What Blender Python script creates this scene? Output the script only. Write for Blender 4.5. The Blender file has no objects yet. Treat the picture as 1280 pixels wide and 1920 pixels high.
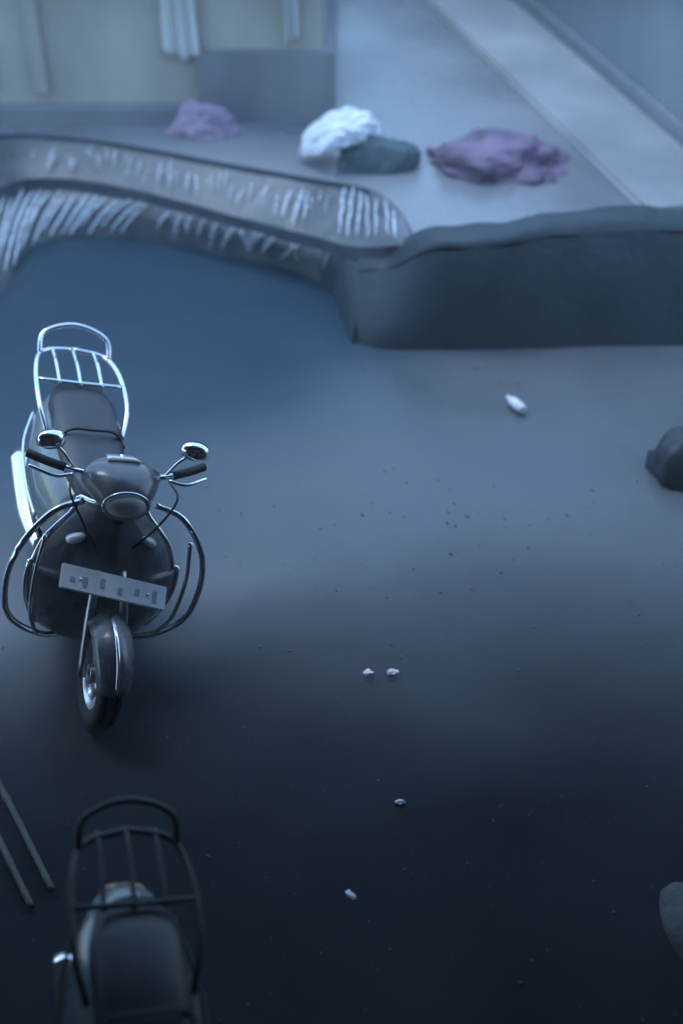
import bpy, bmesh, math, random
from mathutils import Vector, noise, Matrix

R = math.radians
random.seed(7)
scene = bpy.context.scene
C = scene.collection

# ------------------------------------------------------------------ camera
CAM = Vector((0.0, 0.0, 4.35)); PITCH = R(38.0); F = 2318.0     # F: focal length in photograph pixels
cam_d = bpy.data.cameras.new('camera'); cam = bpy.data.objects.new('camera', cam_d); C.objects.link(cam)
cam.location = CAM; cam.rotation_euler = (R(90) - PITCH, 0, 0)
cam_d.sensor_fit = 'VERTICAL'; cam_d.sensor_height = 36.0; cam_d.lens = F / 1920 * 36.0
cam_d.clip_start = 0.05; cam_d.clip_end = 600
cam_d.dof.use_dof = True; cam_d.dof.focus_distance = 5.7; cam_d.dof.aperture_fstop = 0.58
scene.camera = cam

# ------------------------------------------------------------------ sky, sun, exposure
SUN_EL, SUN_AZ = R(70), R(-50)            # high sun veiled by thick cloud
w = bpy.data.worlds.new('World'); scene.world = w; w.use_nodes = True
nt = w.node_tree; bg = nt.nodes['Background']
sky = nt.nodes.new('ShaderNodeTexSky'); sky.sky_type = 'NISHITA'; sky.sun_disc = False
sky.sun_elevation = SUN_EL; sky.sun_rotation = SUN_AZ
sky.air_density = 1.6; sky.dust_density = 0.2; sky.ozone_density = 6.0
nt.links.new(sky.outputs[0], bg.inputs[0]); bg.inputs[1].default_value = 0.15
sd = bpy.data.lights.new('sun', 'SUN'); sd.energy = 0.5; sd.angle = R(25); sd.color = (0.74, 0.88, 1.0)
so = bpy.data.objects.new('sun', sd); C.objects.link(so)
sv = Vector((math.sin(SUN_AZ) * math.cos(SUN_EL), math.cos(SUN_AZ) * math.cos(SUN_EL), math.sin(SUN_EL)))
so.rotation_euler = (-sv).to_track_quat('-Z', 'Y').to_euler(); so.location = (0, 0, 30)
vs = scene.view_settings; vs.view_transform = 'Standard'; vs.look = 'None'; vs.gamma = 1.0
vs.exposure = 1.65; vs.use_curve_mapping = False

# ------------------------------------------------------------------ helpers
def ray(px, py):
    cp, sp = math.cos(PITCH), math.sin(PITCH)
    return Vector((0, cp, -sp)) + Vector((1, 0, 0)) * ((px - 640) / F) + Vector((0, sp, cp)) * ((960 - py) / F)
def at(px, py, z=0.0):
    d = ray(px, py); return CAM + d * ((z - CAM.z) / d.z)
def aty(px, py, Y):
    d = ray(px, py); return CAM + d * (Y / d.y)

def mat(name, col, rough=0.5, metal=0.0, col2=None, scale=4.0, detail=6.0, bump=0.0, bscale=None, rvar=0.0, coat=0.0, spec=0.5, contrast=(0.35, 0.7), stretch=(1, 1, 1)):
    m = bpy.data.materials.new(name); m.use_nodes = True
    t = m.node_tree; L = t.links; p = t.nodes['Principled BSDF']
    p.inputs['Base Color'].default_value = (*col, 1); p.inputs['Roughness'].default_value = rough
    p.inputs['Metallic'].default_value = metal; p.inputs['Coat Weight'].default_value = coat
    p.inputs['Specular IOR Level'].default_value = spec
    tc = t.nodes.new('ShaderNodeTexCoord'); mp = t.nodes.new('ShaderNodeMapping'); mp.inputs['Scale'].default_value = stretch
    L.new(tc.outputs['Object'], mp.inputs[0])
    n = t.nodes.new('ShaderNodeTexNoise'); n.inputs['Scale'].default_value = scale; n.inputs['Detail'].default_value = detail
    L.new(mp.outputs[0], n.inputs[0])
    if col2 is not None:
        r = t.nodes.new('ShaderNodeValToRGB')
        r.color_ramp.elements[0].color = (*col, 1); r.color_ramp.elements[1].color = (*col2, 1)
        r.color_ramp.elements[0].position, r.color_ramp.elements[1].position = contrast
        L.new(n.outputs[0], r.inputs[0]); L.new(r.outputs[0], p.inputs['Base Color'])
    if rvar:
        mr = t.nodes.new('ShaderNodeMapRange'); mr.inputs[1].default_value = 0.3; mr.inputs[2].default_value = 0.7
        mr.inputs[3].default_value = max(0.02, rough - rvar); mr.inputs[4].default_value = rough + rvar
        L.new(n.outputs[0], mr.inputs[0]); L.new(mr.outputs[0], p.inputs['Roughness'])
    if bump:
        n2 = t.nodes.new('ShaderNodeTexNoise'); n2.inputs['Scale'].default_value = bscale or scale * 6; n2.inputs['Detail'].default_value = 4
        L.new(mp.outputs[0], n2.inputs[0])
        b = t.nodes.new('ShaderNodeBump'); b.inputs['Strength'].default_value = bump; b.inputs['Distance'].default_value = 0.02
        L.new(n2.outputs[0], b.inputs['Height']); L.new(b.outputs[0], p.inputs['Normal'])
    return m

M = {
 'asphalt': mat('wet_asphalt', (0.017, 0.019, 0.021), 0.42, col2=(0.034, 0.036, 0.038), scale=1.1, bump=0.16, bscale=130, rvar=0.12),
 'flood': mat('flood_water', (0.080, 0.092, 0.098), 0.38, col2=(0.108, 0.116, 0.118), scale=0.8, bump=0.14, bscale=5, rvar=0.08),
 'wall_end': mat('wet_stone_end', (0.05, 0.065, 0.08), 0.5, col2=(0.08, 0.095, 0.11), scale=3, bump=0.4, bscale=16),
 'road': mat('wet_concrete_road', (0.15, 0.155, 0.16), 0.28, col2=(0.24, 0.245, 0.25), scale=0.7, bump=0.12, bscale=18, rvar=0.14),
 'pavement': mat('pale_wet_footpath', (0.24, 0.25, 0.25), 0.42, col2=(0.34, 0.345, 0.34), scale=1.2, bump=0.2, bscale=30, rvar=0.14),
 'step': mat('wet_step_concrete', (0.075, 0.082, 0.085), 0.36, col2=(0.15, 0.155, 0.155), scale=3.5, bump=0.3, bscale=30, rvar=0.12),
 'darkwall': mat('wet_dark_masonry', (0.012, 0.024, 0.031), 0.65, col2=(0.026, 0.042, 0.050), scale=2.5, bump=0.5, bscale=14, rvar=0.12),
 'plaster': mat('weathered_plaster', (0.42, 0.39, 0.31), 0.85, col2=(0.56, 0.52, 0.43), scale=1.6, bump=0.25, bscale=30, stretch=(1, 1, 0.35)),
 'dado': mat('grey_blue_dado_paint', (0.19, 0.195, 0.20), 0.75, col2=(0.27, 0.27, 0.27), scale=2.0, bump=0.25, bscale=26, stretch=(1, 1, 0.4)),
 'pale': mat('pale_limewash', (0.55, 0.57, 0.52), 0.8, col2=(0.70, 0.71, 0.66), scale=4, bump=0.2, bscale=30, stretch=(1, 1, 0.25)),
 'bluewall': mat('blue_grey_limewash', (0.17, 0.205, 0.23), 0.8, col2=(0.24, 0.265, 0.285), scale=1.3, bump=0.3, bscale=20, stretch=(1, 1, 0.35)),
 'shutter': mat('grey_shutter_paint', (0.16, 0.18, 0.18), 0.6, col2=(0.24, 0.25, 0.25), scale=3, stretch=(1, 1, 0.3)),
 'paint': mat('charcoal_body_paint', (0.085, 0.092, 0.112), 0.34, col2=(0.17, 0.165, 0.16), scale=9, detail=9, rvar=0.16, coat=0.35, contrast=(0.42, 0.72)),
 'paintgrey': mat('grey_green_body_paint', (0.13, 0.165, 0.17), 0.30, col2=(0.16, 0.19, 0.19), scale=6, rvar=0.1, coat=0.6),
 'plastic': mat('black_plastic', (0.018, 0.019, 0.021), 0.5, col2=(0.03, 0.03, 0.032), scale=20, bump=0.1, bscale=200),
 'seat': mat('black_vinyl_seat', (0.026, 0.026, 0.032), 0.36, col2=(0.04, 0.04, 0.048), scale=14, bump=0.2, bscale=160),
 'rubber': mat('tyre_rubber', (0.016, 0.016, 0.017), 0.75, col2=(0.03, 0.029, 0.027), scale=12, bump=0.3, bscale=80),
 'chrome': mat('wet_chrome', (0.82, 0.84, 0.86), 0.12, 1.0, rvar=0.05, scale=12),
 'alloy': mat('cast_alloy', (0.5, 0.51, 0.52), 0.35, 1.0, rvar=0.08, scale=12),
 'darkmetal': mat('darkened_chrome', (0.05, 0.05, 0.052), 0.55, col2=(0.09, 0.085, 0.08), scale=9),
 'glass': mat('lamp_glass', (0.70, 0.72, 0.74), 0.06, coat=1.0),
 'mirror': mat('mirror_glass', (0.85, 0.87, 0.9), 0.03, 1.0),
 'amber': mat('amber_lens', (0.45, 0.16, 0.03), 0.15, coat=0.8),
 'plate': mat('white_plate', (0.86, 0.87, 0.88), 0.3, col2=(0.78, 0.79, 0.80), scale=20),
 'platedark': mat('faded_plate_print', (0.36, 0.37, 0.40), 0.5),
 'white': mat('white_plastic_sheet', (0.68, 0.72, 0.74), 0.32, col2=(0.80, 0.83, 0.85), scale=8, bump=0.3, bscale=25),
 'scrap': mat('white_litter', (0.66, 0.68, 0.70), 0.4, col2=(0.78, 0.79, 0.8), scale=30),
 'purple': mat('purple_tarpaulin', (0.085, 0.060, 0.100), 0.6, col2=(0.24, 0.15, 0.22), scale=3, bump=0.35, bscale=22),
 'pink': mat('faded_pink_cloth', (0.40, 0.29, 0.36), 0.9, col2=(0.30, 0.22, 0.30), scale=5, bump=0.4, bscale=60),
 'teal': mat('wet_teal_stone', (0.055, 0.085, 0.095), 0.5, col2=(0.085, 0.12, 0.13), scale=5, bump=0.5, bscale=20),
 'stone': mat('dark_wet_rock', (0.012, 0.020, 0.030), 0.6, col2=(0.026, 0.034, 0.044), scale=5, bump=0.6, bscale=18),
 'sack': mat('cement_sack', (0.09, 0.09, 0.085), 0.8, col2=(0.13, 0.13, 0.12), scale=6, bump=0.3, bscale=60),
 'bamboo': mat('weathered_bamboo', (0.11, 0.10, 0.08), 0.6, col2=(0.17, 0.155, 0.125), scale=5, bump=0.2, bscale=40),
 'tin': mat('added_roof_tin', (0.10, 0.075, 0.06), 0.7, col2=(0.16, 0.14, 0.13), scale=2),
 'canopywall': mat('shade_wall_and_eave', (0.07, 0.07, 0.075), 0.8, col2=(0.11, 0.11, 0.11), scale=2),
}
_t = M['asphalt'].node_tree; _p = _t.nodes['Principled BSDF']       # the yard dries out under the added canopy: film thins towards the near side
_tc = _t.nodes.new('ShaderNodeTexCoord'); _sp = _t.nodes.new('ShaderNodeSeparateXYZ'); _t.links.new(_tc.outputs['Object'], _sp.inputs[0])
_nz = _t.nodes.new('ShaderNodeTexNoise'); _nz.inputs['Scale'].default_value = 0.7; _nz.inputs['Detail'].default_value = 5; _t.links.new(_tc.outputs['Object'], _nz.inputs[0])
_ma = _t.nodes.new('ShaderNodeMath'); _ma.operation = 'MULTIPLY_ADD'; _ma.inputs[1].default_value = 3.0; _t.links.new(_nz.outputs[0], _ma.inputs[0]); _t.links.new(_sp.outputs[1], _ma.inputs[2])
_mr = _t.nodes.new('ShaderNodeMapRange'); _mr.interpolation_type = 'SMOOTHSTEP'; _mr.inputs[1].default_value = 4.6; _mr.inputs[2].default_value = 7.6; _mr.inputs[3].default_value = 0.78; _mr.inputs[4].default_value = 0.34
_t.links.new(_ma.outputs[0], _mr.inputs[0]); _t.links.new(_mr.outputs[0], _p.inputs['Roughness'])
_mr2 = _t.nodes.new('ShaderNodeMapRange'); _mr2.inputs[1].default_value = 4.6; _mr2.inputs[2].default_value = 7.6; _mr2.inputs[3].default_value = 0.12; _mr2.inputs[4].default_value = 0.5
_t.links.new(_ma.outputs[0], _mr2.inputs[0]); _t.links.new(_mr2.outputs[0], _p.inputs['Specular IOR Level'])
# running water: clear film whitened by air
wm = bpy.data.materials.new('running_white_water'); wm.use_nodes = True
_t = wm.node_tree; _p = _t.nodes['Principled BSDF']
_p.inputs['Base Color'].default_value = (0.72, 0.78, 0.82, 1); _p.inputs['Roughness'].default_value = 0.18
_tr = _t.nodes.new('ShaderNodeBsdfTransparent'); _mx = _t.nodes.new('ShaderNodeMixShader')
_n = _t.nodes.new('ShaderNodeTexNoise'); _n.inputs['Scale'].default_value = 14
_mr = _t.nodes.new('ShaderNodeMapRange'); _mr.inputs[1].default_value = 0.35; _mr.inputs[2].default_value = 0.65; _mr.inputs[3].default_value = 0.25; _mr.inputs[4].default_value = 0.75
_t.links.new(_n.outputs[0], _mr.inputs[0]); _t.links.new(_mr.outputs[0], _mx.inputs[0])
_t.links.new(_tr.outputs[0], _mx.inputs[1]); _t.links.new(_p.outputs[0], _mx.inputs[2])
_t.links.new(_mx.outputs[0], _t.nodes['Material Output'].inputs[0])
M['water'] = wm

def obj(name, bm, m, parent=None, smooth=True):
    bmesh.ops.recalc_face_normals(bm, faces=bm.faces)
    me = bpy.data.meshes.new(name); bm.to_mesh(me); bm.free()
    if smooth:
        for p in me.polygons: p.use_smooth = True
    me.materials.append(M[m] if isinstance(m, str) else m)
    o = bpy.data.objects.new(name, me); C.objects.link(o)
    if parent is not None: o.parent = parent
    return o
def tag(o, label, cat, group=None):
    o['label'] = label; o['category'] = cat
    if group: o['group'] = group
    return o
def struct(o): o['kind'] = 'structure'; return o
def thing(name, label, cat, loc=(0, 0, 0), group=None):
    o = bpy.data.objects.new(name, None); C.objects.link(o); o.location = loc; o.empty_display_size = 0.2
    return tag(o, label, cat, group)
def copy_tree(o, parent=None):
    c = o.copy(); C.objects.link(c)
    if parent is not None: c.parent = parent
    for ch in list(o.children): copy_tree(ch, c)
    return c

def spline(pts, n):
    P = [Vector(p) for p in pts]
    if len(P) == 2: return [P[0].lerp(P[1], i / (n - 1)) for i in range(n)]
    out = []
    for i in range(n):
        s = i / (n - 1) * (len(P) - 1); k = min(int(s), len(P) - 2); u = s - k
        p1, p2 = P[k], P[k + 1]
        p0 = P[k - 1] if k else p1 * 2 - p2
        p3 = P[k + 2] if k + 2 < len(P) else p2 * 2 - p1
        out.append(0.5 * ((2 * p1) + (p2 - p0) * u + (2 * p0 - 5 * p1 + 4 * p2 - p3) * u * u + (3 * p1 - p0 - 3 * p2 + p3) * u ** 3))
    return out
def tube(bm, pts, r, n=24, seg=8, flat=1.0, closed=False):
    P = spline(pts, n) if n else [Vector(p) for p in pts]
    rr = r if callable(r) else (lambda t: r)
    rings = []
    for i, p in enumerate(P):
        a = P[max(i - 1, 0)]; b = P[min(i + 1, len(P) - 1)]
        d = (b - a).normalized(); h = Vector((0, 0, 1)) if abs(d.z) < 0.95 else Vector((0, 1, 0))
        x = d.cross(h).normalized(); y = x.cross(d).normalized(); q = rr(i / (len(P) - 1))
        rings.append([bm.verts.new(p + x * math.cos(2 * math.pi * k / seg) * q + y * math.sin(2 * math.pi * k / seg) * q * flat) for k in range(seg)])
    for a, b in zip(rings, rings[1:]):
        for k in range(seg): bm.faces.new((a[k], a[(k + 1) % seg], b[(k + 1) % seg], b[k]))
    bm.faces.new(rings[0][::-1]); bm.faces.new(rings[-1])
def box(bm, lo, hi, bev=0.0):
    r = bmesh.ops.create_cube(bm, size=1.0)['verts']
    lo, hi = Vector(lo), Vector(hi)
    for v in r: v.co = Vector([(lo[i] + hi[i]) / 2 + v.co[i] * (hi[i] - lo[i]) for i in range(3)])
    if bev:
        es = list({e for v in r for e in v.link_edges})
        bmesh.ops.bevel(bm, geom=es, offset=bev, segments=2, affect='EDGES')
def loft(bm, secs, seg=20):
    """secs: (y, x_centre, z_centre, half_w, half_h, power) superellipse rings along y"""
    rings = []
    for (y, cx, cz, a, b, pw) in secs:
        ring = []
        for k in range(seg):
            t = 2 * math.pi * k / seg; c, s = math.cos(t), math.sin(t)
            ring.append(bm.verts.new((cx + a * math.copysign(abs(c) ** (2 / pw), c), y, cz + b * math.copysign(abs(s) ** (2 / pw), s))))
        rings.append(ring)
    for a, b in zip(rings, rings[1:]):
        for k in range(seg): bm.faces.new((a[k], a[(k + 1) % seg], b[(k + 1) % seg], b[k]))
    bm.faces.new(rings[0][::-1]); bm.faces.new(rings[-1])
def lathe_x(bm, prof, c, seg=36):
    """revolve (x offset, radius) profile about an x axis through c"""
    rings = []
    for (x, r) in prof:
        rings.append([bm.verts.new((c[0] + x, c[1] + r * math.cos(2 * math.pi * k / seg), c[2] + r * math.sin(2 * math.pi * k / seg))) for k in range(seg)])
    n = len(rings)
    for i in range(n):
        a, b = rings[i], rings[(i + 1) % n]
        for k in range(seg): bm.faces.new((a[k], a[(k + 1) % seg], b[(k + 1) % seg], b[k]))
def heap(cx, cy, z0, rx, ry, h, seed, rough=0.35, n=44, fn=3.0, rot=0.0):
    """closed crumpled mound with a flat foot"""
    bm = bmesh.new(); bmesh.ops.create_icosphere(bm, subdivisions=5 if n > 40 else 4, radius=1.0)
    cr, sr = math.cos(rot), math.sin(rot)
    for v in bm.verts:
        p = v.co.copy(); o = Vector((seed * 7.3, seed * 3.1, seed))
        d = 1 + rough * (noise.noise(p * fn * 0.5 + o) * 1.1 + abs(noise.noise(p * fn + o)) * 0.8 - 0.2 + 0.35 * abs(noise.noise(p * fn * 2.6 + o)))
        x, y = p.x * d * rx, p.y * d * ry
        v.co = Vector((cx + x * cr - y * sr, cy + x * sr + y * cr, z0 + max(-0.04, p.z * d) * h))
    return bm

# ------------------------------------------------------------------ setting: yard, flood water, steps, road
ROADZ = 0.58
def sheet(name, x0, x1, y0, y1, nx, ny, f, m):
    bm = bmesh.new(); g = [[bm.verts.new((x0 + (x1 - x0) * i / nx, y0 + (y1 - y0) * j / ny, 0)) for i in range(nx + 1)] for j in range(ny + 1)]
    for row in g:
        for v in row: v.co.z = f(v.co.x, v.co.y)
    for j in range(ny):
        for i in range(nx): bm.faces.new((g[j][i], g[j][i + 1], g[j + 1][i + 1], g[j + 1][i]))
    return struct(obj(name, bm, m))
bm = bmesh.new()
for p in ((-250, -250), (250, -250), (250, 250), (-250, 250)): bm.verts.new((p[0], p[1], -0.35))
bm.faces.new(bm.verts[:]); struct(obj('ground', bm, 'asphalt', smooth=False))
def yard_z(x, y):
    # low under the steps, rising gently towards the canopy
    e = (y - 0.10 * x - 4.75 + 0.5 * noise.noise(Vector((x * .5, y * .5, 2)))) / 0.75
    # deep pool under the left-hand steps, its rim running diagonally across the yard
    k = ((y - 6.75) * 0.80 - (x + 0.35) * 0.62 + 0.35 * noise.noise(Vector((x * .8, y * .8, 6)))) / 0.42
    k2 = (0.95 - x + (y - 7.6) * 0.15) / 0.12 if y > 7.0 else 9
    pool = 0.55 / (1 + math.exp(-max(-30, min(30, k)))) / (1 + math.exp(-max(-30, min(30, k2))))
    return -pool - 0.115 + 0.14 / (1 + math.exp(e)) + 0.010 * noise.noise(Vector((x * 0.9, y * 0.9, 3))) + 0.0025 * noise.noise(Vector((x * 4, y * 4, 8)))
sheet('parking_yard', -7, 7, -2, 9.6, 110, 100, yard_z, 'asphalt')
def water_z(x, y): return 0.004 * noise.noise(Vector((x * 2.2, y * 3.0, 1.0))) + 0.002 * noise.noise(Vector((x * 7, y * 9, 5.0)))
fw = sheet('flood_water', -7, 7, -2, 9.7, 140, 140, water_z, 'flood')
at_ = fw.data.attributes.new('depth', 'FLOAT', 'POINT')          # depth of the water: shallow water is clear, deep water is murky
at_.data.foreach_set('value', [max(0.0, v.co.z - yard_z(v.co.x, v.co.y)) for v in fw.data.vertices])
_t = M['flood'].node_tree; _a = _t.nodes.new('ShaderNodeAttribute'); _a.attribute_name = 'depth'
_m = _t.nodes.new('ShaderNodeMapRange'); _m.interpolation_type = 'SMOOTHSTEP'; _m.inputs[1].default_value = 0.0; _m.inputs[2].default_value = 0.095
_t.links.new(_a.outputs['Fac'], _m.inputs[0])
_d = _t.nodes.new('ShaderNodeMapRange'); _d.interpolation_type = 'SMOOTHSTEP'; _d.inputs[1].default_value = 0.10; _d.inputs[2].default_value = 0.55
_t.links.new(_a.outputs['Fac'], _d.inputs[0])
_b = _t.nodes.new('ShaderNodeMix'); _b.data_type = 'RGBA'; _b.inputs[7].default_value = (0.012, 0.040, 0.062, 1)
_pb = _t.nodes['Principled BSDF'].inputs['Base Color']; _t.links.new(_pb.links[0].from_socket, _b.inputs[6])
_t.links.new(_d.outputs[0], _b.inputs[0]); _t.links.new(_b.outputs[2], _pb)
_x = _t.nodes.new('ShaderNodeMixShader'); _c = _t.nodes.new('ShaderNodeBsdfTransparent')
_t.links.new(_m.outputs[0], _x.inputs[0]); _t.links.new(_c.outputs[0], _x.inputs[1]); _t.links.new(_t.nodes['Principled BSDF'].outputs[0], _x.inputs[2])
_t.links.new(_x.outputs[0], _t.nodes['Material Output'].inputs[0])

W = [(-420, 1000, 0), (-200, 800, 0), (-60, 645, 0), (0, 562, 0), (40, 492, 0), (85, 455, 0), (180, 448, 0), (290, 453, 0), (420, 479, 0), (560, 508, 0), (625, 552, 0)]
E1 = [(-420, 640, .28), (-200, 500, .28), (-60, 412, .28), (0, 378, .28), (50, 360, .28), (110, 358, .28), (180, 366, .28), (290, 388, .28), (420, 424, .28), (560, 462, .29), (640, 484, .34)]
DD = [(-420, 380, .56), (-200, 290, .56), (-60, 266, .56), (0, 262, .56), (60, 262, .56), (120, 266, .56), (200, 276, .56), (300, 293, .56), (430, 318, .56), (570, 343, .56), (660, 358, .56)]
NS = 120
lw = spline([at(*p) for p in W], NS); l1 = spline([at(*p) for p in E1], NS); ld = spline([at(*p) for p in DD], NS)
# right-hand end of the steps, down to the start of the dark wall
lw2 = spline([at(625, 552), at(640, 600), at(655, 645), at(700, 655)], 30)
l12 = spline([at(640, 484, .34), at(690, 490, .40), at(735, 486, .46), at(775, 462, .54)], 30)
ld2 = spline([at(660, 358, .56), at(712, 372, .57), at(752, 405, .575), at(778, 452, .575)], 30)
NL = len(lw)
lw += lw2[1:]; l1 += l12[1:]; ld += ld2[1:]
NS = len(lw)
UP = Vector((0, 0, 1))
def ribbons(name, rows, m, parent=None, wob=0.0):
    bm = bmesh.new(); vr = []
    for r, row in enumerate(rows):
        vr.append([bm.verts.new(p + (Vector((noise.noise(p * 3 + Vector((r, 0, 0))), noise.noise(p * 3 + Vector((0, r, 9))), noise.noise(p * 3.5 + Vector((5, r, 0))))) * wob if wob else Vector())) for p in row])
    for a, b in zip(vr, vr[1:]):
        for k in range(len(a) - 1): bm.faces.new((a[k], a[k + 1], b[k + 1], b[k]))
    return obj(name, bm, m, parent)
back = Vector((0, 0.03, 0))
steps = thing('stone_steps', 'curved wet concrete steps with rainwater streaming down to the flooded yard', 'steps', tuple(at(300, 450, 0)))
def rel(o, root): o.parent = root; o.matrix_parent_inverse = Matrix.Translation(-root.location); return o
def low_rows(a, b): return [[p - UP * 0.12 for p in a], [p + (q - p) * 0.04 for p, q in zip(a, b)], [p.lerp(q, 0.5) + UP * 0.015 for p, q in zip(a, b)], b, [q + back for q in b]]
rel(ribbons('lower_step', low_rows(lw[:NL - 6], l1[:NL - 6]), 'step', wob=0.012), steps)
e0 = lw[NL - 7:NL] + spline([at(625, 552), at(640, 600), at(650, 632), at(660, 648)], 24)[1:]
e1 = l1[NL - 7:NL] + spline([at(640, 484, .34), at(650, 488, .36), at(662, 491, .38), at(676, 494, .40)], 24)[1:]
rel(ribbons('step_end', low_rows(e0, e1), 'darkwall', wob=0.012), steps)
l1b = [q + back * 1.2 + UP * min(0.11, max(0.012, 0.565 - q.z)) for q in l1]
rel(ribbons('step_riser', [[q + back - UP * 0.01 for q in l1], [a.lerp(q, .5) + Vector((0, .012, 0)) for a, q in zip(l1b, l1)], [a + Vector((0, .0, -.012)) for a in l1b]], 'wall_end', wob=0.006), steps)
rel(ribbons('upper_step', [[a + Vector((0, -.02, -.012)) for a in l1b], l1b, [a.lerp(b, 0.5) + UP * 0.01 for a, b in zip(l1b, ld)], ld], 'step', wob=0.008), steps)
ldr = [p + Vector((0, 0.07, 0)) for p in ld]
ng = NL + 6
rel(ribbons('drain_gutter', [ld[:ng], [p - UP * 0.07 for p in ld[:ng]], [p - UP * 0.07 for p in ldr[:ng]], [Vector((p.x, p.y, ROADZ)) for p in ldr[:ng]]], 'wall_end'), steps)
rel(ribbons('landing', [ld[ng - 1:], [Vector((p.x, p.y, ROADZ)) for p in ldr[ng - 1:]]], 'step'), steps)

# dark wall at the right of the steps
WW = [(656, 640, 0), (700, 654, 0), (780, 656, 0), (900, 655, 0), (1050, 652, 0), (1200, 650, 0), (1350, 646, 0), (1600, 640, 0), (2100, 640, 0)]
TT = [(672, 493, .40), (728, 488, .47), (800, 457, .68), (930, 444, .76), (1030, 423, .78), (1150, 414, .78), (1270, 416, .76), (1500, 412, .76), (2000, 412, .76)]
a0 = spline([at(*p) for p in WW], 90); a1 = spline([at(*p) for p in TT], 90)
for i, p in enumerate(a1):
    p.z += 0.02 * noise.noise(Vector((p.x * 2.2, 0, 4))) + 0.01 * noise.noise(Vector((p.x * 7, 0, 4)))
dw = thing('retaining_wall', 'dark wet retaining wall with rounded uneven top at the back of the yard', 'wall', tuple(at(1000, 650, 0)))
rel(ribbons('wall_face', [[p - UP * 0.12 for p in a0], a0, [p.lerp(q, .33) - Vector((0, .03, 0)) for p, q in zip(a0, a1)], [p.lerp(q, .66) - Vector((0, .05, 0)) for p, q in zip(a0, a1)], [p.lerp(q, .93) - Vector((0, .035, 0)) for p, q in zip(a0, a1)]], 'darkwall', wob=0.025), dw)
rel(ribbons('wall_coping', [[p.lerp(q, .93) - Vector((0, .034, 0)) for p, q in zip(a0, a1)], [q - Vector((0, .03, 0.012)) for q in a1], [q + Vector((0, .03, .008)) for q in a1], [q + Vector((0, .22, 0)) for q in a1], [Vector((q.x, q.y + .3, .45)) for q in a1]], 'darkwall', wob=0.02), dw)
bm = bmesh.new(); tube(bm, [at(762, 634, 0.02), at(758, 560, .2), at(757, 490, .44)], 0.016, 14); pole = obj('drain_pipe', bm, 'dado'); rel(pole, dw)

# road up the street
bm = bmesh.new()
front = [Vector((p.x, p.y, ROADZ)) for p in ldr]
xr = front[-1]
front += [Vector((x, xr.y + 0.02, ROADZ)) for x in (0.9, 1.5, 2.2, 3.2, 5, 9)]
f0 = Vector((-14, front[0].y, ROADZ)); 
pts = [f0] + front
top = []
for p in pts: top.append([bm.verts.new(p.lerp(Vector((p.x * 1.0, 60, ROADZ)), t)) for t in (0, .01, .02, .04, .07, .1, .15, .25, .5, 1)])
for a, b in zip(top, top[1:]):
    for k in range(len(a) - 1): bm.faces.new((a[k], b[k], b[k + 1], a[k + 1]))
struct(obj('road', bm, 'road'))

# ------------------------------------------------------------------ running water (uncountable)
def streams(name, specs, A, B, label, parent=None):
    bm = bmesh.new()
    def L(row, s):
        s = max(0, min(1, s)) * (NS - 1); k = min(int(s), NS - 2); return row[k].lerp(row[k + 1], s - k)
    for (s, ds, t0, t1, r) in specs:
        P = []
        for i in range(7):
            t = t0 + (t1 - t0) * i / 6
            p = L(A, s + ds * i / 6).lerp(L(B, s + ds * i / 6), t)
            P.append(p + Vector((random.uniform(-.006, .006), -0.034, 0.034 + .012 * math.sin(math.pi * i / 6))))
        tube(bm, P, lambda t, r=r: r * (0.35 + 0.65 * math.sin(math.pi * min(1, t * .9 + .08))), 12, 6, 0.6)
    o = obj(name, bm, 'water', parent); o['kind'] = 'stuff'; return o
def sx(row, px):       # curve parameter whose point stands at photo column px
    best = min(range(NS), key=lambda k: abs((row[k] - CAM).dot(Vector((1, 0, 0))) / ((row[k] - CAM).dot(ray(640, 960))) * F + 640 - px)); return best / (NS - 1)
lo = []
for px in list(range(-90, 285, 17)):
    j = px + random.uniform(-4, 4); s = sx(l1, j); lo.append((s, sx(lw, j - 52) - s, random.uniform(-.02, .12), random.uniform(.75, 1.0), random.uniform(.015, .023)))
for px in (312, 337, 362, 388, 412, 440, 452, 476, 492, 512, 520, 545, 553):
    j = px + random.uniform(-3, 3); s = sx(l1, j); dx = random.choice((-22, -14, -26, 10)) if px > 430 else -12
    lo.append((s, sx(lw, j + dx) - s, random.uniform(.0, .15), random.uniform(.6, .85), random.uniform(.022, .030)))
lo.append((sx(l1, 616), -.006, .05, .55, .016))
o = streams('spilling_rainwater', lo, l1, lw, ''); tag(o, 'white streaks of rainwater spilling over the lower step into the pool', 'water')
hi = []
for px, dx, t0, t1, r in ((308, -8, .25, .8, .010), (330, -14, .3, .75, .012), (362, -8, .3, .8, .009), (372, -6, .3, .85, .008), (548, -16, .25, .85, .014), (566, -14, .2, .95, .015), (580, -10, .2, .8, .010), (520, -10, .4, .85, .008), (648, -12, .0, .9, .014), (662, -12, -.05, .95, .013), (675, -8, .0, .9, .012), (690, -5, .05, .9, .010), (705, -2, .05, .85, .010), (722, 2, .0, .85, .010), (738, 0, .1, .9, .013)):
    s = sx(ld, px); hi.append((s, sx(l1b, px + dx) - s, t0, t1, r))
for k in range(46):
    px = random.uniform(60, 640); s = sx(ld, px); t0 = random.uniform(.05, .5); hi.append((s, sx(l1b, px - 14) - s, t0, t0 + random.uniform(.25, .5), random.uniform(.004, .007)))
o = streams('running_rainwater', hi, ld, l1b, ''); tag(o, 'pale streaks of rainwater running down the upper step below the white sheet', 'water')

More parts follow.
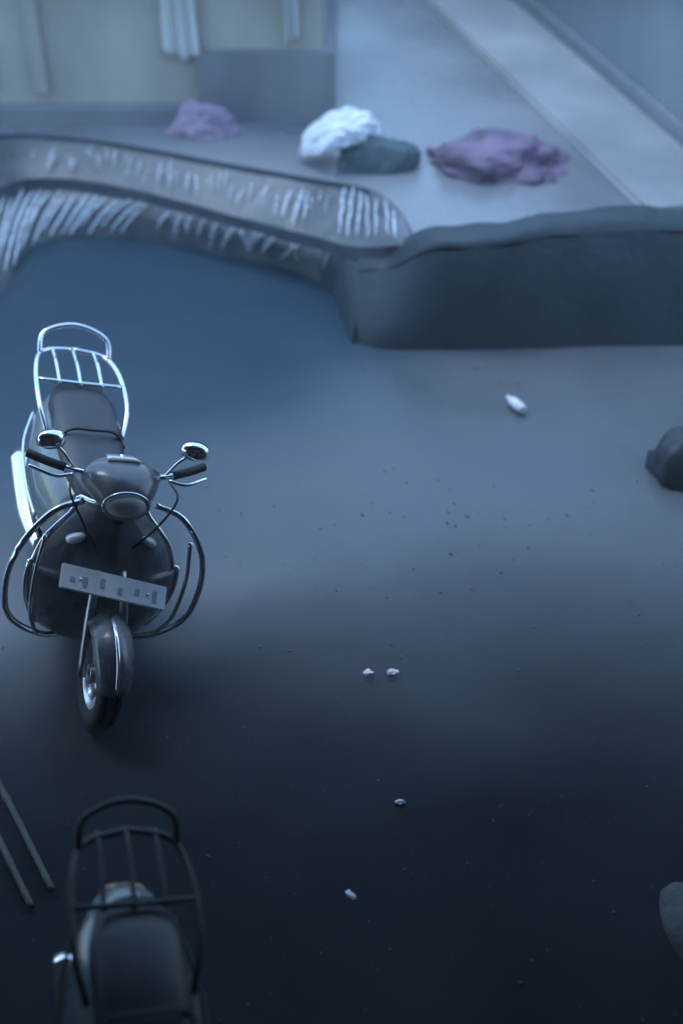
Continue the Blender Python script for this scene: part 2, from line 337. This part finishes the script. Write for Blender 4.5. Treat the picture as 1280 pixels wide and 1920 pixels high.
# ------------------------------------------------------------------ left building
bY = 10.15
xc = aty(606, 60, bY).x; xd = aty(626, 150, bY - .09).x
b = thing('plastered_building', 'grey green plastered building with dark painted dado beside the street', 'building', (xc - 3, bY, ROADZ))
def part(name, boxes, m, root, bev=0.008):
    bm = bmesh.new()
    for lo_, hi_ in boxes: box(bm, lo_, hi_, bev)
    return rel(obj(name, bm, m, smooth=False), root)
part('wall', [((-9, bY, ROADZ - .2), (xc, bY + 5, 2.5))], 'plaster', b)
zd = aty(560, 92, bY).z
part('dado', [((xc - 1.02, bY - .09, ROADZ - .1), (xd, bY + 5.1, zd))], 'dado', b)
part('plinth', [((-9, bY - .16, ROADZ - .1), (xc - 1.024, bY - .002, aty(300, 205, bY - .16).z))], 'dado', b)
for px0, px1, py in ((-60, -8, 170), (64, 92, 178)):
    p0, p1 = aty(px0, py, bY - .06), aty(px1, py, bY - .06)
    part('pilaster', [((p0.x, bY - .05, p0.z), (p1.x, bY - .003, 2.45))], 'plaster', b)
part('eave', [((-9.2, bY - .12, 2.51), (xc + .12, bY + 5.2, 2.62))], 'canopywall', b)

def hanging(px0, px1, py, seed, label):
    p0, p1 = aty(px0, py, bY - .07), aty(px1, py, bY - .07); bm = bmesh.new(); g = []
    for j in range(25):
        v = j / 24; row = []
        for i in range(29):
            u = i / 28; amp = .012 + .016 * v
            row.append(bm.verts.new((p0.x + (p1.x - p0.x) * (.5 + (u - .5) * (1 - .12 * math.sin(3 * v + seed))), bY - .075 + amp * math.sin(u * 17 + seed + .8 * math.sin(3 * v)), 2.3 + (p0.z - 2.3 + .025 * math.sin(u * 6 + seed)) * v)))
        g.append(row)
    for j in range(24):
        for i in range(28): bm.faces.new((g[j][i], g[j][i + 1], g[j + 1][i + 1], g[j + 1][i]))
    o = obj('hanging_cloth', bm, 'pale'); md = o.modifiers.new('thickness', 'SOLIDIFY'); md.thickness = .004
    return tag(o, label, 'cloth')
hanging(308, 372, 106, 1, 'broad pale cloth hanging down the front of the plastered building')
hanging(536, 558, 78, 3, 'narrow pale cloth hanging near the right corner of the plastered building')

# right compound wall along the street
q0 = at(1004, 34, ROADZ); q1 = at(1290, 280, ROADZ); d = (q0 - q1); d.z = 0; d.normalize(); nrm = Vector((d.y, -d.x, 0))
cw = thing('compound_wall', 'blue grey limewashed boundary wall along the right side of the street', 'wall', tuple(q1))
def prism(name, s0, s1, off0, off1, z0, z1, m):
    bm = bmesh.new(); base = [q1 + d * s0 + nrm * off0, q1 + d * s1 + nrm * off0, q1 + d * s1 + nrm * off1, q1 + d * s0 + nrm * off1]
    v0 = [bm.verts.new((p.x, p.y, z0)) for p in base]; v1 = [bm.verts.new((p.x, p.y, z1)) for p in base]
    bm.faces.new(v0[::-1]); bm.faces.new(v1)
    for k in range(4): bm.faces.new((v0[k], v0[(k + 1) % 4], v1[(k + 1) % 4], v1[k]))
    bmesh.ops.bevel(bm, geom=bm.edges[:], offset=.01, segments=2, affect='EDGES')
    return rel(obj(name, bm, m, smooth=False), cw)
prism('wall', -1.1, 22, 0, .25, ROADZ - .1, 2.3, 'bluewall')
prism('footing', -1.14, 22.05, -.05, -.002, ROADZ - .1, ROADZ + .16, 'bluewall')
prism('coping', -1.16, 22.1, -.05, .30, 2.302, 2.40, 'bluewall')
bm = bmesh.new()
base = [q1 + d * -1.1 - nrm * .85, q1 + d * 22 - nrm * 1.25, q1 + d * 22 - nrm * .052, q1 + d * -1.1 - nrm * .052]
v0 = [bm.verts.new((p.x, p.y, ROADZ - .05)) for p in base]; v1 = [bm.verts.new((p.x, p.y, ROADZ + .05)) for p in base]
bm.faces.new(v0[::-1]); bm.faces.new(v1)
for k in range(4): bm.faces.new((v0[k], v0[(k + 1) % 4], v1[(k + 1) % 4], v1[k]))
bmesh.ops.bevel(bm, geom=bm.edges[:], offset=.03, segments=3, affect='EDGES')
struct(obj('footpath', bm, 'pavement', smooth=False))
# torn white plastic hanging on the wall
tw = thing('torn_plastic_sheet', 'torn pale plastic sheet hanging in strips on the boundary wall', 'sheet', tuple(q1 + d * 1.2 + UP * 1.2))
for k in range(6):
    bm = bmesh.new(); s = 0.55 + k * .16; L_ = (.62, .30, .45, .85, .40, .72)[k]
    pts = [q1 + d * (s + .02 * math.sin(i * 1.3 + k)) + nrm * (-.03 - .03 * abs(math.sin(i * .8 + k))) + UP * (1.75 - L_ * i / 6) for i in range(7)]
    tube(bm, pts, lambda t, k=k: .055 * (1 - .55 * t) + .012 * math.sin(9 * t + k), 18, 8, 0.35)
    rel(obj('strip', bm, 'white'), tw)

# added canopy and walls around the camera, out of view, to darken the foreground
cn = thing('added_canopy', 'added tin canopy, unseen above the frame, put in to darken the near half of the yard', 'canopy', (0, -2, 0))
bm = bmesh.new(); n = 180; vr = []
for (y, z) in ((-2.2, 5.02), (4.95, 3.225)):
    vr.append([bm.verts.new((-10 + 20 * i / n, y, z + .022 * math.cos(i * math.pi / 2))) for i in range(n + 1)])
for i in range(n): bm.faces.new((vr[0][i], vr[0][i + 1], vr[1][i + 1], vr[1][i]))
o = rel(obj('added_roof', bm, 'tin'), cn); md = o.modifiers.new('thickness', 'SOLIDIFY'); md.thickness = .004
part('added_back_wall', [((-10, -2.5, -.3), (10, -2.2, 4.98))], 'canopywall', cn)
part('added_side_wall', [((-2.75, -2.19, -.3), (-2.6, 3.3, 3.6))], 'canopywall', cn)
part('added_side_wall', [((2.6, -2.19, -.3), (2.75, 4.8, 3.15))], 'canopywall', cn)
for y in (-1.4, 0.5, 2.4, 4.3): part('added_purlin', [((-10, y, 4.35 - .2507 * (y + .06) + .02), (10, y + .05, 4.35 - .2507 * (y + .06) + .09))], 'tin', cn, 0)

# ------------------------------------------------------------------ loose things up the street
p = at(700, 326, ROADZ)
tag(obj('stone_block', heap(p.x + .02, p.y + .14, ROADZ, .30, .17, .24, 3, .22, n=50, fn=1.6), 'teal'), 'dark teal wet stone block at the edge of the upper step', 'stone')
p = at(752, 306, ROADZ)
tag(obj('rock', heap(p.x, p.y + .05, ROADZ, .14, .10, .13, 5, .3, n=30), 'bluewall'), 'small blue grey rock to the right of the teal stone block', 'rock')
p = aty(640, 248, at(700, 326, ROADZ).y + .2)
bmh = heap(p.x + .0, p.y, p.z - .03, .29, .19, .19, 9, .34, n=50, fn=2.4, rot=-.1)
for v in bmh.verts:
    if v.co.x < p.x - .06: v.co.z -= .0 + .55 * (p.x - .06 - v.co.x)
tag(obj('plastic_sheet', bmh, 'white'), 'crumpled white plastic sheet draped over the teal stone block', 'sheet')
p = at(945, 338, ROADZ)
tag(obj('tarpaulin', heap(p.x - .02, p.y + .32, ROADZ, .54, .38, .19, 12, .36, n=50, fn=2.6, rot=-.22), 'purple'), 'crumpled purple tarpaulin heap lying on the flooded street', 'tarpaulin')
p = at(385, 262, ROADZ)
tag(obj('cloth_bundle', heap(p.x, p.y + .12, ROADZ, .27, .13, .24, 21, .34, n=50, fn=2.8), 'pink'), 'faded pink cloth bundle on the road against the plastered building', 'cloth')

# ------------------------------------------------------------------ litter
def crumple(px, py, z, sx_, sy_, sz_, seed, label, rot=0.0, name='paper_scrap', cat='litter'):
    p = at(px, py, z); bm = heap(0, 0, 0, sx_, sy_, sz_, seed, .45, n=30, fn=2.5, rot=rot)
    o = obj(name, bm, 'scrap'); o.location = (p.x, p.y, z + .004); return tag(o, label, cat)
# floating plastic bottle, lying on the yard
def bottle(px, py, rz, label):
    p = at(px, py, .0); t = thing('plastic_bottle', label, 'bottle', (p.x, p.y, .045)); t.rotation_euler = (0, 0, rz)
    bm = bmesh.new(); prof = [(-.085, .004), (-.083, .027), (-.06, .032), (-.02, .029), (.02, .032), (.045, .028), (.066, .013), (.074, .012), (.074, .003)]
    lathe_x(bm, prof, (0, 0, 0), 20); obj('body', bm, 'scrap', t)
    bm = bmesh.new(); lathe_x(bm, [(.0745, .003), (.0745, .0145), (.09, .0145), (.091, .003)], (0, 0, 0), 16); obj('cap', bm, 'plate', t)
    bm = bmesh.new(); lathe_x(bm, [(-.045, .0335), (-.012, .0325), (-.012, .0315), (-.045, .0325)], (0, 0, 0), 20); obj('paper_band', bm, 'plate', t)
bottle(965, 768, R(118), 'white plastic bottle floating alone on the water in front of the dark wall')
for (px, py, r_, sd_, lab) in ((1045, 470, .045, 31, 'white scrap caught high on the face of the dark retaining wall'), (990, 496, .03, 32, 'faint pale scrap on the dark wall, left of the white one')):
    p = aty(px, py, 7.64); tag(obj('paper_scrap', heap(p.x, p.y, p.z - .02, r_, .05, r_, sd_, .4, n=30), 'scrap'), lab, 'litter')
crumple(735, 1262, .0, .028, .02, .012, 33, 'right of the two small white scraps on the dark yard')
crumple(690, 1262, .0, .024, .018, .010, 34, 'left of the two small white scraps on the dark yard')
crumple(750, 1505, .0, .02, .015, .010, 35, 'small pale scrap on the black foreground, nearer than the pair of scraps')
crumple(657, 1680, .0, .030, .014, .010, 36, 'small pale scrap nearest the bottom edge of the picture', rot=-.8)
p = at(1272, 900, 0)
tag(obj('boulder', heap(p.x + .06, p.y + .08, -.05, .22, .20, .30, 44, .42, n=30, fn=1.5), 'stone'), 'dark wet boulder at the right edge of the yard', 'rock')
p = at(1300, 1800, 0)
tag(obj('cement_sack', heap(p.x + .06, p.y + .1, -.03, .16, .26, .16, 43, .14, n=50, fn=1.6, rot=.2), 'sack'), 'dim grey cement sack at the right edge of the dark foreground', 'sack')
for k, (a, bb, lab) in enumerate((((-70, 1345), (98, 1668), 'right of two bamboo poles lying on the dark yard'), ((-120, 1350), (60, 1700), 'left of two bamboo poles lying on the dark yard'))):
    pa, pb = at(*a, .03), at(*bb, .03); bm = bmesh.new()
    tube(bm, [pa, pa.lerp(pb, .5) + Vector((.01, 0, 0)), pb], lambda t: .017 - .004 * t + .003 * (abs((t * 7) % 1 - .5) < .06), 60, 10)
    tag(obj('bamboo_pole', bm, 'bamboo'), lab, 'pole', 'bamboo poles on the yard')

bm = bmesh.new(); rg = random.Random(4)                      # loose grit, too fine to count
for k in range(700):
    if k % 4 == 0: x, y = rg.uniform(-.2, 2.6), 7.36 - abs(rg.gauss(0, .25)); zz = .004
    else: x, y = rg.uniform(-2.0, 2.0), rg.uniform(2.2, 6.0); zz = max(.002, yard_z(x, y))
    r_ = rg.choice((.002, .0025, .003, .003, .004, .006)); m4 = Matrix.Translation((x, y, zz + r_ * .4)) @ Matrix.Rotation(rg.uniform(0, 6), 4, 'Z') @ Matrix.Diagonal((r_ * rg.uniform(.8, 2.2), r_, r_ * .7, 1))
    bmesh.ops.create_icosphere(bm, subdivisions=1, radius=1, matrix=m4)
o = obj('grit', bm, 'sack'); o['kind'] = 'stuff'; tag(o, 'loose grit and small leaves scattered over the yard', 'grit')

# ------------------------------------------------------------------ scooter (local: +y forward, z up, wheels on z = 0)
def wheel(root, y, r, wdt):
    c = (0, y, r); w_ = thing_part('wheel', root)
    bm = bmesh.new(); k = wdt / 2
    lathe_x(bm, [(-k * .75, r * .62), (-k, r * .78), (-k * .85, r * .93), (-k * .42, r * .985), (-k * .36, r * .955), (-k * .30, r * .957), (-k * .26, r * .995), (k * .26, r * .995), (k * .30, r * .957), (k * .36, r * .955), (k * .42, r * .985), (k * .85, r * .93), (k, r * .78), (k * .75, r * .62)], c, 40)
    o = obj('tyre', bm, 'rubber', w_)
    bm = bmesh.new(); lathe_x(bm, [(-k * .7, r * .63), (-k * .8, r * .66), (-k * .7, r * .60), (-k * .3, r * .52), (k * .3, r * .52), (k * .7, r * .60), (k * .8, r * .66), (k * .7, r * .63)], c, 40)
    for q in range(5):
        a = q * 2 * math.pi / 5
        tube(bm, [(0, y, r), (0, y + math.cos(a) * r * .55, r + math.sin(a) * r * .55)], .018, 3, 6)
    lathe_x(bm, [(-.05, .012), (-.05, .04), (.05, .04), (.05, .012)], c, 16)
    obj('rim', bm, 'alloy', w_)
def thing_part(name, root):
    o = bpy.data.objects.new(name, None); C.objects.link(o); o.parent = root; o.empty_display_size = .05; return o

def make_scooter(label):
    t = thing('parked_scooter', label, 'scooter', (0, 0, 0), 'scooters parked in the flooded yard')
    wheel(t, .66, .235, .105); wheel(t, -.60, .235, .115)
    # rear body: two flared panels and tail
    bm = bmesh.new()
    loft(bm, [(-.86, 0, .66, .05, .05, 2), (-.82, 0, .65, .11, .085, 2.3), (-.68, 0, .60, .185, .15, 2.6), (-.45, 0, .55, .225, .19, 2.8), (-.2, 0, .53, .215, .20, 2.8), (0, 0, .52, .175, .20, 2.6), (.1, 0, .50, .14, .17, 2.4)], 28)
    body = obj('body', bm, 'paintgrey', t)
    for s in (-1, 1):
        bm = bmesh.new(); tube(bm, [(s * .232, -.05, .52), (s * .243, -.3, .53), (s * .232, -.55, .58), (s * .17, -.75, .64)], .008, 20, 6); obj('trim', bm, 'chrome', body)
    bm = bmesh.new(); loft(bm, [(-.885, 0, .655, .06, .03, 2.4), (-.868, 0, .655, .085, .045, 2.4), (-.84, 0, .655, .09, .05, 2.4)], 20); obj('tail_lamp', bm, 'amber', t)
    # seat
    bm = bmesh.new()
    loft(bm, [(-.72, 0, .80, .05, .025, 2.2), (-.69, 0, .80, .12, .045, 2.4), (-.55, 0, .80, .155, .06, 2.6), (-.32, 0, .785, .155, .06, 2.6), (-.22, 0, .765, .15, .055, 2.6), (-.05, 0, .75, .135, .055, 2.6), (.1, 0, .735, .095, .05, 2.4), (.16, 0, .72, .04, .03, 2.2)], 24)
    seat = obj('seat', bm, 'seat', t)
    bm = bmesh.new(); tube(bm, [(-.158, -.27, .77), (-.1, -.27, .845), (0, -.265, .853), (.1, -.27, .845), (.158, -.27, .77)], .007, 20, 6); obj('strap', bm, 'plastic', seat)
    # chrome rear carrier
    rk = thing_part('rear_carrier', t)
    bm = bmesh.new()
    for s in (-1, 1): tube(bm, [(s * .17, -.38, .74), (s * .205, -.52, .83), (s * .20, -.74, .875), (s * .15, -.90, .885), (0, -.95, .885)], .0125, 26, 8)
    obj('rail', bm, 'chrome', rk)
    for x in (-.10, 0, .10):
        bm = bmesh.new(); tube(bm, [(x, -.64, .862), (x, -.8, .888), (x, -.945, .886)], .009, 12, 8); obj('bar', bm, 'chrome', rk)
    bm = bmesh.new(); tube(bm, [(-.2, -.66, .865), (0, -.655, .866), (.2, -.66, .865)], .010, 12, 8); obj('bar', bm, 'chrome', rk)
    bm = bmesh.new(); tube(bm, [(-.168, -.87, .880), (-.15, -.95, .96), (0, -.985, 1.0), (.15, -.95, .96), (.168, -.87, .880)], .0125, 24, 8); obj('backrest_hoop', bm, 'chrome', rk)
    # floorboard
    bm = bmesh.new(); loft(bm, [(-.14, 0, .30, .19, .04, 5), (.1, 0, .285, .20, .035, 5), (.34, 0, .285, .20, .035, 5), (.42, 0, .32, .19, .04, 5)], 24); obj('floorboard', bm, 'plastic', t)
    # front apron: bulged shield
    bm = bmesh.new(); nu, nv = 22, 26; g = []
    def apron(u, v):
        z = .25 + .63 * v
        hw = .19 + .13 * math.sin(math.pi * min(1, v * .95 + .12)) ** .9 - .05 * max(0, v - .75) / .25
        yc = .475 - .12 * v ** 1.6 + .035 * math.sin(math.pi * v)
        return Vector((u * hw, yc - .105 * abs(u) ** 2.2 + .018 * math.exp(-(u / .22) ** 2), z - .04 * u * u * (1 if v > .5 else -.5)))
    for j in range(nv + 1): g.append([bm.verts.new(apron(-1 + 2 * i / nu, j / nv)) for i in range(nu + 1)])
    for j in range(nv):
        for i in range(nu): bm.faces.new((g[j][i], g[j][i + 1], g[j + 1][i + 1], g[j + 1][i]))
    ap = obj('front_apron', bm, 'paint', t); md = ap.modifiers.new('thickness', 'SOLIDIFY'); md.thickness = .022; md.offset = -1
    bm = bmesh.new()
    edge = [apron(-1, v / 12) for v in range(0, 13)] + [apron(-1 + u / 4, 1) for u in range(1, 8)] + [apron(1, 1 - v / 12) for v in range(0, 13)]
    tube(bm, edge, .0105, 90, 8); obj('beading', bm, 'chrome', ap)
    for s in (-1, 1):
        bm = bmesh.new(); loft(bm, [(.0, 0, 0, .045, .022, 2.2), (.02, 0, 0, .038, .018, 2.2), (.03, 0, 0, .02, .009, 2)], 16)
        o = obj('indicator', bm, 'glass', ap); q = apron(s * .62, .78); o.location = q + Vector((0, -.004, 0)); o.rotation_euler = (0, s * .5, -s * .3)
    # number plate, knocked askew
    bm = bmesh.new(); box(bm, (-.235, -.006, -.052), (.235, .006, .052), .004); pl = obj('number_plate', bm, 'plate', t, smooth=False)
    pl.location = apron(0, .56) + Vector((-.005, .060, 0)); pl.rotation_euler = (R(52), R(-13), 0)
    bm = bmesh.new()
    for k, x in enumerate((-.175, -.095, -.02, .06, .135, .19)):      # worn, unreadable print
        box(bm, (x - .016, .0065, -.030 + .012 * (k % 2)), (x + .004, .0080, .022 - .01 * (k % 3)), .0007)
    obj('worn_print', bm, 'platedark', pl, smooth=False)['kind'] = 'stuff'
    for s in (-1, 1):
        bm = bmesh.new(); tube(bm, [(s * .15, .0062, 0.0), (s * .15, .011, 0)], .006, 3, 8); obj('bolt', bm, 'chrome', pl)
    # fork and fender
    for s in (-1, 1):
        bm = bmesh.new(); tube(bm, [(s * .075, .655, .22), (s * .072, .56, .45), (s * .05, .45, .62)], .019, 10, 10); obj('fork', bm, 'alloy', t)
    bm = bmesh.new(); fr = []
    for i in range(19):
        a = R(22 + 125 * i / 18); rr = .275
        ring = []
        for k in range(9):
            u = -1 + k / 4; ring.append(bm.verts.new((u * .085 * (1 - .25 * abs(i / 9 - 1) ** 3), .66 + math.cos(a) * (rr - .05 * u * u), .235 + math.sin(a) * (rr - .05 * u * u))))
        fr.append(ring)
    for a, b_ in zip(fr, fr[1:]):
        for k in range(8): bm.faces.new((a[k], a[k + 1], b_[k + 1], b_[k]))
    fd = obj('front_fender', bm, 'paint', t); md = fd.modifiers.new('thickness', 'SOLIDIFY'); md.thickness = .006
    bm = bmesh.new(); tube(bm, [(0, .66 + math.cos(R(a)) * .283, .235 + math.sin(R(a)) * .283) for a in (26, 50, 75, 100)], .008, 16, 6); obj('fender_strip', bm, 'chrome', fd)
    # chrome crash guard on both sides of the apron
    for s in (-1, 1):
        bm = bmesh.new(); tube(bm, [(s * .15, .36, .90), (s * .27, .40, .865), (s * .375, .43, .72), (s * .41, .44, .54), (s * .37, .45, .36), (s * .22, .44, .26), (s * .1, .40, .25)], .0135, 40, 10); obj('crash_guard', bm, 'chrome', t)
        bm = bmesh.new(); tube(bm, [(s * .30, .47, .80), (s * .315, .50, .62), (s * .30, .50, .42), (s * .25, .46, .28)], .009, 24, 8); obj('guard_bar', bm, 'chrome', t)
    # steering head, cowl, headlamp
    bm = bmesh.new(); tube(bm, [(0, .42, .62), (0, .33, .95)], .035, 6, 12); obj('steering_column', bm, 'plastic', t)
    bm = bmesh.new(); loft(bm, [(.20, 0, .985, .05, .03, 2), (.23, 0, .985, .12, .055, 2.3), (.30, 0, .98, .165, .075, 2.5), (.37, 0, .965, .135, .08, 2.3), (.43, 0, .95, .10, .07, 2.1), (.445, 0, .945, .085, .055, 2.1)], 26)
    cwl = obj('handlebar_cowl', bm, 'paint', t)
    bm = bmesh.new(); loft(bm, [(.44, 0, .945, .088, .058, 2.1), (.462, 0, .943, .075, .048, 2.1), (.472, 0, .942, .035, .02, 2)], 24); obj('headlamp', bm, 'glass', cwl)
    bm = bmesh.new(); tube(bm, [(.094 * math.cos(a * math.pi / 8), .447, .945 + .064 * math.sin(a * math.pi / 8)) for a in range(17)], .006, 48, 6); obj('lamp_bezel', bm, 'chrome', cwl)
    bm = bmesh.new(); loft(bm, [(.21, 0, 1.03, .06, .008, 3), (.29, 0, 1.057, .07, .01, 3)], 16); obj('dial', bm, 'glass', cwl)
    bm = bmesh.new(); tube(bm, [(-.36, .20, 1.0), (-.2, .27, .985), (0, .29, .98), (.2, .27, .985), (.36, .20, 1.0)], .0125, 24, 8); hb = obj('handlebar', bm, 'chrome', t)
    for s in (-1, 1):
        bm = bmesh.new(); tube(bm, [(s * .225, .262, .988), (s * .30, .232, .994), (s * .372, .195, 1.001)], .019, 10, 10); obj('grip', bm, 'rubber', hb)
        bm = bmesh.new(); tube(bm, [(s * .20, .30, .985), (s * .27, .315, .98), (s * .35, .275, .985), (s * .37, .262, .985)], .008, 16, 6); obj('brake_lever', bm, 'chrome', hb)
        bm = bmesh.new(); tube(bm, [(s * .19, .27, .99), (s * .24, .25, 1.05), (s * .285, .245, 1.085)], .007, 14, 6); st = obj('mirror_stalk', bm, 'chrome', hb)
        bm = bmesh.new(); loft(bm, [(.0, 0, 0, .062, .042, 2.4), (.022, 0, 0, .058, .038, 2.3), (.04, 0, 0, .03, .02, 2)], 18); o = obj('mirror', bm, 'chrome', hb); o.location = (s * .30, .235, 1.10); o.rotation_euler = (R(18), 0, s * .25)
        bm = bmesh.new(); tube(bm, [(s * .2, .3, .985), (s * .22, .40, .96), (s * .15, .44, .84), (s * .08, .42, .72)], .005, 18, 6); obj('brake_cable', bm, 'plastic', hb)
    # engine, exhaust, stand
    bm = bmesh.new(); loft(bm, [(-.62, -.10, .24, .05, .06, 2.6), (-.45, -.10, .25, .07, .085, 2.8), (-.2, -.09, .26, .07, .085, 2.8), (-.1, -.08, .27, .05, .06, 2.6)], 18); obj('engine', bm, 'alloy', t)
    bm = bmesh.new(); tube(bm, [(.13, -.2, .2), (.16, -.4, .23), (.17, -.62, .27), (.17, -.85, .31)], lambda q: .025 + .03 * min(1, q * 2.2), 22, 12); obj('exhaust', bm, 'chrome', t)
    bm = bmesh.new(); tube(bm, [(-.13, .05, .26), (-.19, .06, .14), (-.245, .07, .07)], .010, 8, 8); obj('side_stand', bm, 'alloy', t)
    return t

def park(t, x, y, yaw, lean, z=-.045, sc=1.0):
    t.scale = (sc, sc, sc); t.location = (x, y, z); t.rotation_euler = (0, lean, math.pi + yaw)
s1 = make_scooter('charcoal scooter with white number plate facing the camera, further from the bottom edge')
park(s1, -1.43, 4.76, R(18), R(-18), -.05, 1.12)
s2 = copy_tree(s1); s2['label'] = 'dark scooter in the black foreground, only its tail and carrier showing'
for ch in s2.children_recursive:                       # chrome carrier and trim darkened: foreground shade put into their colour
    if ch.type == 'MESH' and ch.name.split('.')[0] in ('rail', 'bar', 'backrest_hoop', 'trim'):
        ch.material_slots[0].link = 'OBJECT'; ch.material_slots[0].material = M['darkmetal']
park(s2, -.70, 1.75, R(14), R(-12))

# ------------------------------------------------------------------ rain haze
bm = bmesh.new(); box(bm, (-120, -60, -1.5), (120, 120, 6.5)); hz = obj('haze', bm, 'tin', smooth=False); hz['kind'] = 'stuff'
hm = bpy.data.materials.new('rain_haze'); hm.use_nodes = True; t = hm.node_tree; t.nodes.clear()
vo = t.nodes.new('ShaderNodeVolumePrincipled'); vo.inputs['Color'].default_value = (.82, .9, 1, 1); vo.inputs['Density'].default_value = 0.009
ot = t.nodes.new('ShaderNodeOutputMaterial'); t.links.new(vo.outputs[0], ot.inputs['Volume'])
hz.data.materials[0] = hm
